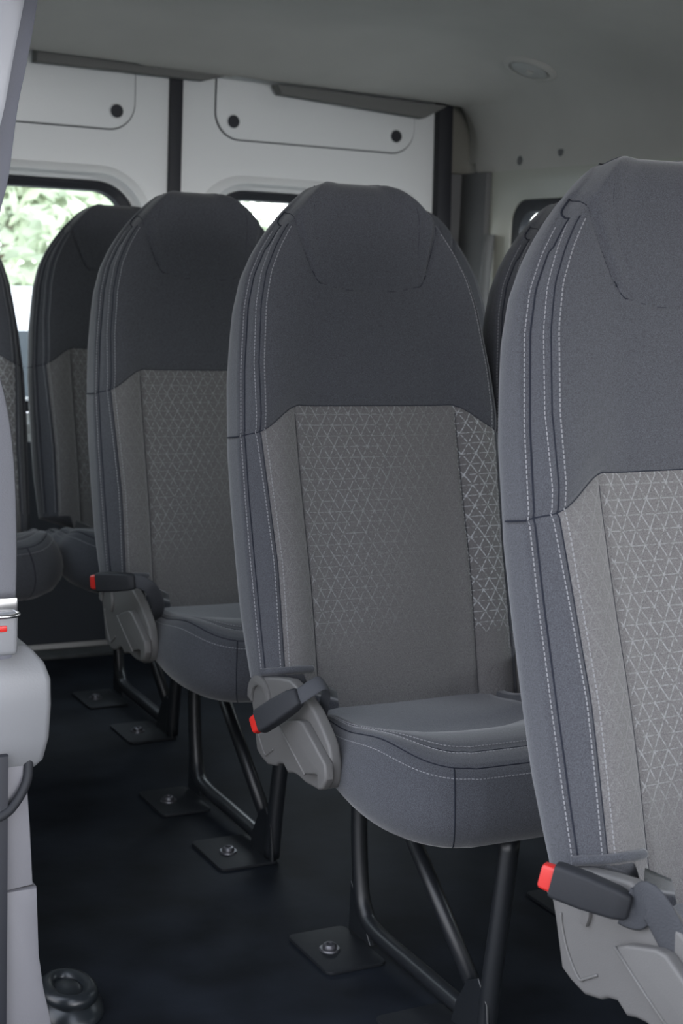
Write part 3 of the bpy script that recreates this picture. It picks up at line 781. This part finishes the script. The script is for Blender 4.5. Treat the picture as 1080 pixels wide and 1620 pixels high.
SEATS = [
 ('near', 1.172, 1.186, 'nearest seat on the right, brightest grey, cut off by the picture edge', 'aisle seats of the three rows'),
 ('mid', 1.173, 1.990, 'grey cloth seat in the middle, its triangle patterned back seen almost whole', 'aisle seats of the three rows'),
 ('far', 1.184, 2.735, 'dark cloth seat directly behind the middle one on the aisle, with horizontal buckle', 'aisle seats of the three rows'),
 ('n2', 1.635, 1.186, 'inner seat of the front row, beyond the right picture edge', 'inner seats beside the aisle seats'),
 ('m2', 1.642, 1.990, 'dark seat edge showing between the middle seat and the nearest seat', 'inner seats beside the aisle seats'),
 ('f2', 1.650, 2.735, 'seat whose pale right shoulder shows just behind the middle seat', 'inner seats beside the aisle seats'),
 ('f3', 2.122, 2.735, 'window side seat whose olive lit left edge shows beside the dark corner', 'inner seats beside the aisle seats'),
 ('r2', 1.285, 3.506, 'rear bench seat in front of the left rear window, backlit at its edge', 'seats of the last row'),
 ('r1', .785, 3.506, 'rear seat half hidden behind the grey pillar at the left picture edge', 'seats of the last row'),
]
ROOTS = {}
for i, (key, x, y, lab, grp) in enumerate(SEATS):
    o = proto if i == 0 else dup(proto)
    o.location = (x, y, 0); o['label'] = lab; o['category'] = 'seat'; o['group'] = grp; ROOTS[key] = o
for k in ('r1', 'r2'):       # the last row is a plain bench type: no hinge covers, wider cushions
    for c in list(ROOTS[k].children):
        n_ = c.name.split('.')[0]
        if n_ in ('hinge_cover', 'hinge_bracket', 'recline_lever', 'lever_lip', 'lower_welt'):
            for g in list(c.children): bpy.data.objects.remove(g)
            bpy.data.objects.remove(c)
        elif n_ in ('seat_cushion', 'cushion_seam', 'cushion_stitching'): c.scale = (1.20, .74, 1.05)
def recline(root, deg):
    a = math.radians(deg); R4 = Matrix.Translation((0, 0, .45)) @ Matrix.Rotation(-a, 4, 'X') @ Matrix.Translation((0, 0, -.45))
    for c in root.children:
        if c.name.split('.')[0] in ('backrest', 'seam', 'stitching', 'lower_welt'): c.matrix_local = R4
for k, a in (('near', 1.3), ('far', -2.4), ('f2', -2.0), ('f3', -2.0), ('r1', -2.0), ('r2', -2.0)): recline(ROOTS[k], a)
ROOTS['near'].rotation_euler.y = math.radians(-.9); ROOTS['near'].location.z = .004
bpy.context.view_layer.update()
add_belt(ROOTS['near'], (-.290, -.003, .486), (-.240, -.066, .471), (0, .1, 1), (-.222, -.160, .42), [(-.236, -.098, .486), (-.228, -.128, .455)], .020)
add_belt(ROOTS['mid'], (-.284, -.068, .433), (-.241, -.129, .490), (0, .7, .7), (-.195, -.09, .42), [(-.215, -.135, .505), (-.198, -.115, .480)])
add_belt(ROOTS['far'], (-.302, -.100, .502), (-.242, -.172, .513), (0, 0, 1), (-.195, -.12, .42), [(-.222, -.180, .50), (-.200, -.16, .46)])
# ------------------------------------------------------------------ near left: door pillar, belt, retractor cover
def pillar_edge():
    return [(.560, 1.45), (.553, 1.395), (.540, 1.319), (.529, 1.265), (.518, 1.18), (.506, 1.129), (.497, 1.055), (.503, .977), (.512, .90), (.515, .80), (.520, .66), (.532, .50), (.545, .414), (.550, .33), (.554, .258)]
PY = 1.90
E1 = [tuple(p[:2]) for p in catmull([(a, b, 0) for a, b in pillar_edge()], 4)]
top = E1 + [(.510, .250), (.515, .414), (.50, .50), (.485, .66), (.478, .80), (.472, .90), (.462, .977), (.455, 1.055), (.468, 1.129), (.482, 1.18), (.500, 1.265), (.514, 1.319), (.527, 1.395), (.534, 1.45)]
tr = empty('trim_5', (.53, PY, 0), kind='structure'); off = -Vector(tr.location)
def tadd(nm, me, ms, **k):
    o = link(nm, me, tr, ms, **k); o.location = off; return o
tadd('upper_trim', bmmesh('pu', extrude_poly(top, 'y', PY, PY + .07, .006, 2)), [mat('grey_blue_pillar_trim', (.105, .108, .13), .6, bump=.1, scale=300)], angle=45)
low = [(.560, .247), (.562, .20), (.564, .15), (.571, .10), (.580, .06), (.590, .0), (.517, .0), (.517, .247)]
tadd('lower_trim', bmmesh('pl', extrude_poly(low, 'y', PY - .006, PY + .07, .005, 2)), [GREYPP], angle=45)
low2 = [(.545, .414), (.551, .33), (.5555, .252), (.512, .246), (.512, .414)]
tadd('middle_trim', bmmesh('pm', extrude_poly([(.5555, .250), (.551, .33), (.545, .414), (.540, .47), (.512, .47), (.512, .246)], 'y', PY - .002, PY + .05, .004, 2)), [GREYPP], angle=45)
tadd('door_seal', bmmesh('ps', extrude_poly([(.5165, .0), (.5165, .44), (.49, .44), (.49, .0)], 'y', PY - .02, PY + .05, .004, 2)), [RUB], angle=45)
outer_ = [(.534, 1.46), (.529, 1.393), (.515, 1.32), (.505, 1.263), (.486, 1.18), (.470, 1.129), (.43, 1.129), (.43, 1.46)]
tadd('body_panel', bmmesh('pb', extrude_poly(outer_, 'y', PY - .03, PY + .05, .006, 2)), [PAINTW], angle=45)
# belt webbing with its metal tongue
wbp = [(.440, 1.86, 1.06), (.466, 1.862, .965), (.484, 1.862, .90), (.494, 1.862, .83), (.498, 1.862, .74), (.498, 1.862, .655)]
wb = empty('seat_belt', (.512, 1.862, .64), label='pale grey belt webbing hanging beside the pillar down into its buckle', category='seat belt')
def wadd(nm, me, ms, par=None, **k):
    o = link(nm, me, par or wb, ms, **k)
    if par is None: o.location = -Vector(wb.location)
    return o
wadd('webbing', bmmesh('web', tube(catmull(wbp, 8), .0215, 14, flat=.07, up=(1, 0, 0))), [WEBG])
wadd('tongue', bmmesh('tng', box_bm((.499, 1.862, .645), (.044, .007, .020), .003)), [CHROME], angle=40)
bk2 = wadd('buckle', bmmesh('bk2', box_bm((.499, 1.860, .610), (.040, .022, .056), .007, 3)), [GREYP], angle=40)
wadd('buckle_ring', bmmesh('rg', tube([(.499 + .022 * math.cos(a), 1.857 + .012 * math.sin(a), .634) for a in [2 * math.pi * k / 24 for k in range(24)]], .003, 8, closed=True)), [CHROME])
wadd('release_button', bmmesh('rb', box_bm((.494, 1.849, .618), (.020, .006, .008), .002)), [RED], angle=40)
# grey retractor cover
def ringz(z, w, l, r, cx, cy): return [(p[0], p[1], z) for p in rrect(cx, cy, w, l, r, 5)]
bx_, by_ = .512, 1.955
L = [ringz(z, w, l, r * .45, bx_, by_) for z, w, l, r in ((.412, .080, .09, .02), (.414, .098, .108, .022), (.424, .112, .122, .022), (.455, .124, .134, .022), (.50, .128, .138, .022), (.535, .126, .136, .02), (.556, .112, .122, .018), (.572, .086, .100, .014), (.578, .070, .084, .012))]
v, f = skin(L); n = len(L[0]); f.append(tuple(range(n))[::-1]); f.append(tuple((len(L) - 1) * n + k for k in range(n)))
rc = empty('belt_retractor_cover', (bx_, by_, .41), label='light grey chamfered plastic cover at the left edge below the red belt buckle', category='cover')
rc.location = (bx_, by_ - .0, .41); m_ = pymesh('cover', v, f); o = link('cover_shell', m_, rc, [GREYP], angle=28); o.location = -Vector(rc.location)
o = link('cover_cap', bmmesh('cap', extrude_poly(rrect(.495, 1.925, .07, .07, .02, 6), 'z', .574, .592, .004, 3)), rc, [GREYP], angle=40); o.location = -Vector(rc.location)
o = link('cable', bmmesh('cable', tube(catmull([(.548, 1.90, .425), (.543, 1.89, .400), (.528, 1.885, .375), (.508, 1.88, .360), (.47, 1.88, .352)], 8), .0065, 12)), rc, [PLASTB]); o.location = -Vector(rc.location)
# black rubber boot on the floor beside the pillar
bt = bmesh.new()
tube([(.645 + .030 * math.cos(a), 2.02 + .045 * math.sin(a), .028) for a in [2 * math.pi * k / 40 for k in range(40)]], .012, 12, closed=True, bm=bt)
t_ = lathe([(.062, 0), (.060, .010), (.045, .020), (.028, .030), (.016, .034)], 40)
tm = bpy.data.meshes.new('t'); t_.to_mesh(tm); t_.free()
b3 = bmesh.new(); b3.from_mesh(tm); bmesh.ops.scale(b3, vec=(.8, 1.15, 1), verts=b3.verts); bmesh.ops.translate(b3, vec=(.645, 2.02, .001), verts=b3.verts); b3.to_mesh(tm); b3.free(); bt.from_mesh(tm)
gm = mat('glossy_black_rubber', (.012, .015, .018), .33)
o = link('floor_grommet', bmmesh('boot', bt), None, [gm]); tag(o, label='glossy black ring shaped rubber boot on the floor beside the grey pillar', category='rubber boot')

# ------------------------------------------------------------------ outside
gmat = mat('pale_concrete_yard', (.24, .24, .235), .9, var=.15, vscale=.6)
bm = bmesh.new(); bmesh.ops.create_grid(bm, x_segments=8, y_segments=8, size=60); bmesh.ops.translate(bm, vec=(0, 10, -.68), verts=bm.verts)
tag(link('ground', bmmesh('ground', bm), None, [gmat], smooth=False), kind='structure')
leafm = mat('sunlit_leaf', (.46, .52, .36), .7, var=.35, vscale=1.2)
barkm = mat('tree_bark', (.20, .16, .12), .9, bump=.5, scale=20)
def tree(x, y, h, r, lab, nleaf=5200):
    root = empty('leafy_tree', (x, y, -.68), label=lab, category='tree', group='trees behind the van')
    bm = tube(catmull([(0, 0, 0), (.05, 0, h * .25), (-.05, .05, h * .5), (0, 0, h * .8)], 5), [.14 - .1 * k / 15 for k in range(16)], 10)
    for k in range(6):
        a = k * 1.1; tube([(0, 0, h * (.3 + .07 * k)), (math.cos(a) * r * .7, math.sin(a) * r * .7, h * (.5 + .07 * k))], [.05, .015], 8, bm=bm)
    link('trunk', bmmesh('trunk', bm), root, [barkm])
    rnd = random.Random(int(x * 100 + y)); v = []; f = []
    cl_ = [(rnd.gauss(0, r * .5), rnd.gauss(0, r * .5), h * (.52 + rnd.uniform(-.40, .34)), rnd.uniform(.3, .7)) for _ in range(34)]
    for _ in range(nleaf):
        c = rnd.choice(cl_); d = Vector((rnd.gauss(0, 1), rnd.gauss(0, 1), rnd.gauss(0, 1))).normalized() * c[3] * rnd.uniform(.5, 1.05)
        p = Vector(c[:3]) + d; a = Vector((rnd.gauss(0, 1), rnd.gauss(0, 1), rnd.gauss(0, 1))).normalized(); b = a.orthogonal().normalized(); s = rnd.uniform(.07, .14)
        i = len(v); v += [p - a * s, p + b * s * .45, p + a * s, p - b * s * .45]; f.append((i, i + 1, i + 2, i + 3))
    link('foliage', pymesh('foliage', v, f), root, [leafm], smooth=False)
tree(3.3, 12.6, 4.2, 1.4, 'nearer pale green tree behind the left rear window')
tree(5.9, 18.2, 5.0, 1.6, 'yellow green tree further right behind the left rear window')
tree(4.6, 24.5, 6.4, 2.0, 'farthest green tree at the left of the rear window')
# low white pickup parked behind
pk = empty('parked_pickup', (2.75, 8.6, -.68), label='white pickup parked outside, seen low through the left rear window', category='car')
pw = mat('white_car_paint', (.85, .86, .88), .25)
prof = [(-2.3, .35), (-2.3, .95), (-1.5, 1.02), (-.85, 1.62), (.35, 1.64), (.75, 1.05), (2.2, 1.0), (2.25, .35)]
link('car_body', bmmesh('car', extrude_poly(prof, 'y', -.8, .8, .06, 2)), pk, [pw], angle=40)
gl = mat('dark_car_glass', (.05, .06, .07), .1)
link('side_window', bmmesh('win', extrude_poly([(-1.35, 1.08), (-.80, 1.42), (-.30, 1.43), (-.30, 1.08)], 'y', -.815, -.80)), pk, [gl], smooth=False)
link('side_window', bmmesh('win', extrude_poly([(-.22, 1.08), (-.22, 1.43), (.28, 1.43), (.58, 1.08)], 'y', -.815, -.80)), pk, [gl], smooth=False)
for wx in (-1.5, 1.45):
    for wy in (-.74, .74):
        b = bmesh.new(); bmesh.ops.create_cone(b, cap_ends=True, segments=32, radius1=.36, radius2=.36, depth=.22); bmesh.ops.rotate(b, cent=(0, 0, 0), matrix=Matrix.Rotation(math.pi / 2, 3, 'X'), verts=b.verts)
        bmesh.ops.translate(b, vec=(wx, wy, .36), verts=b.verts); link('wheel', bmmesh('wheel', b), pk, [RUB], angle=40)
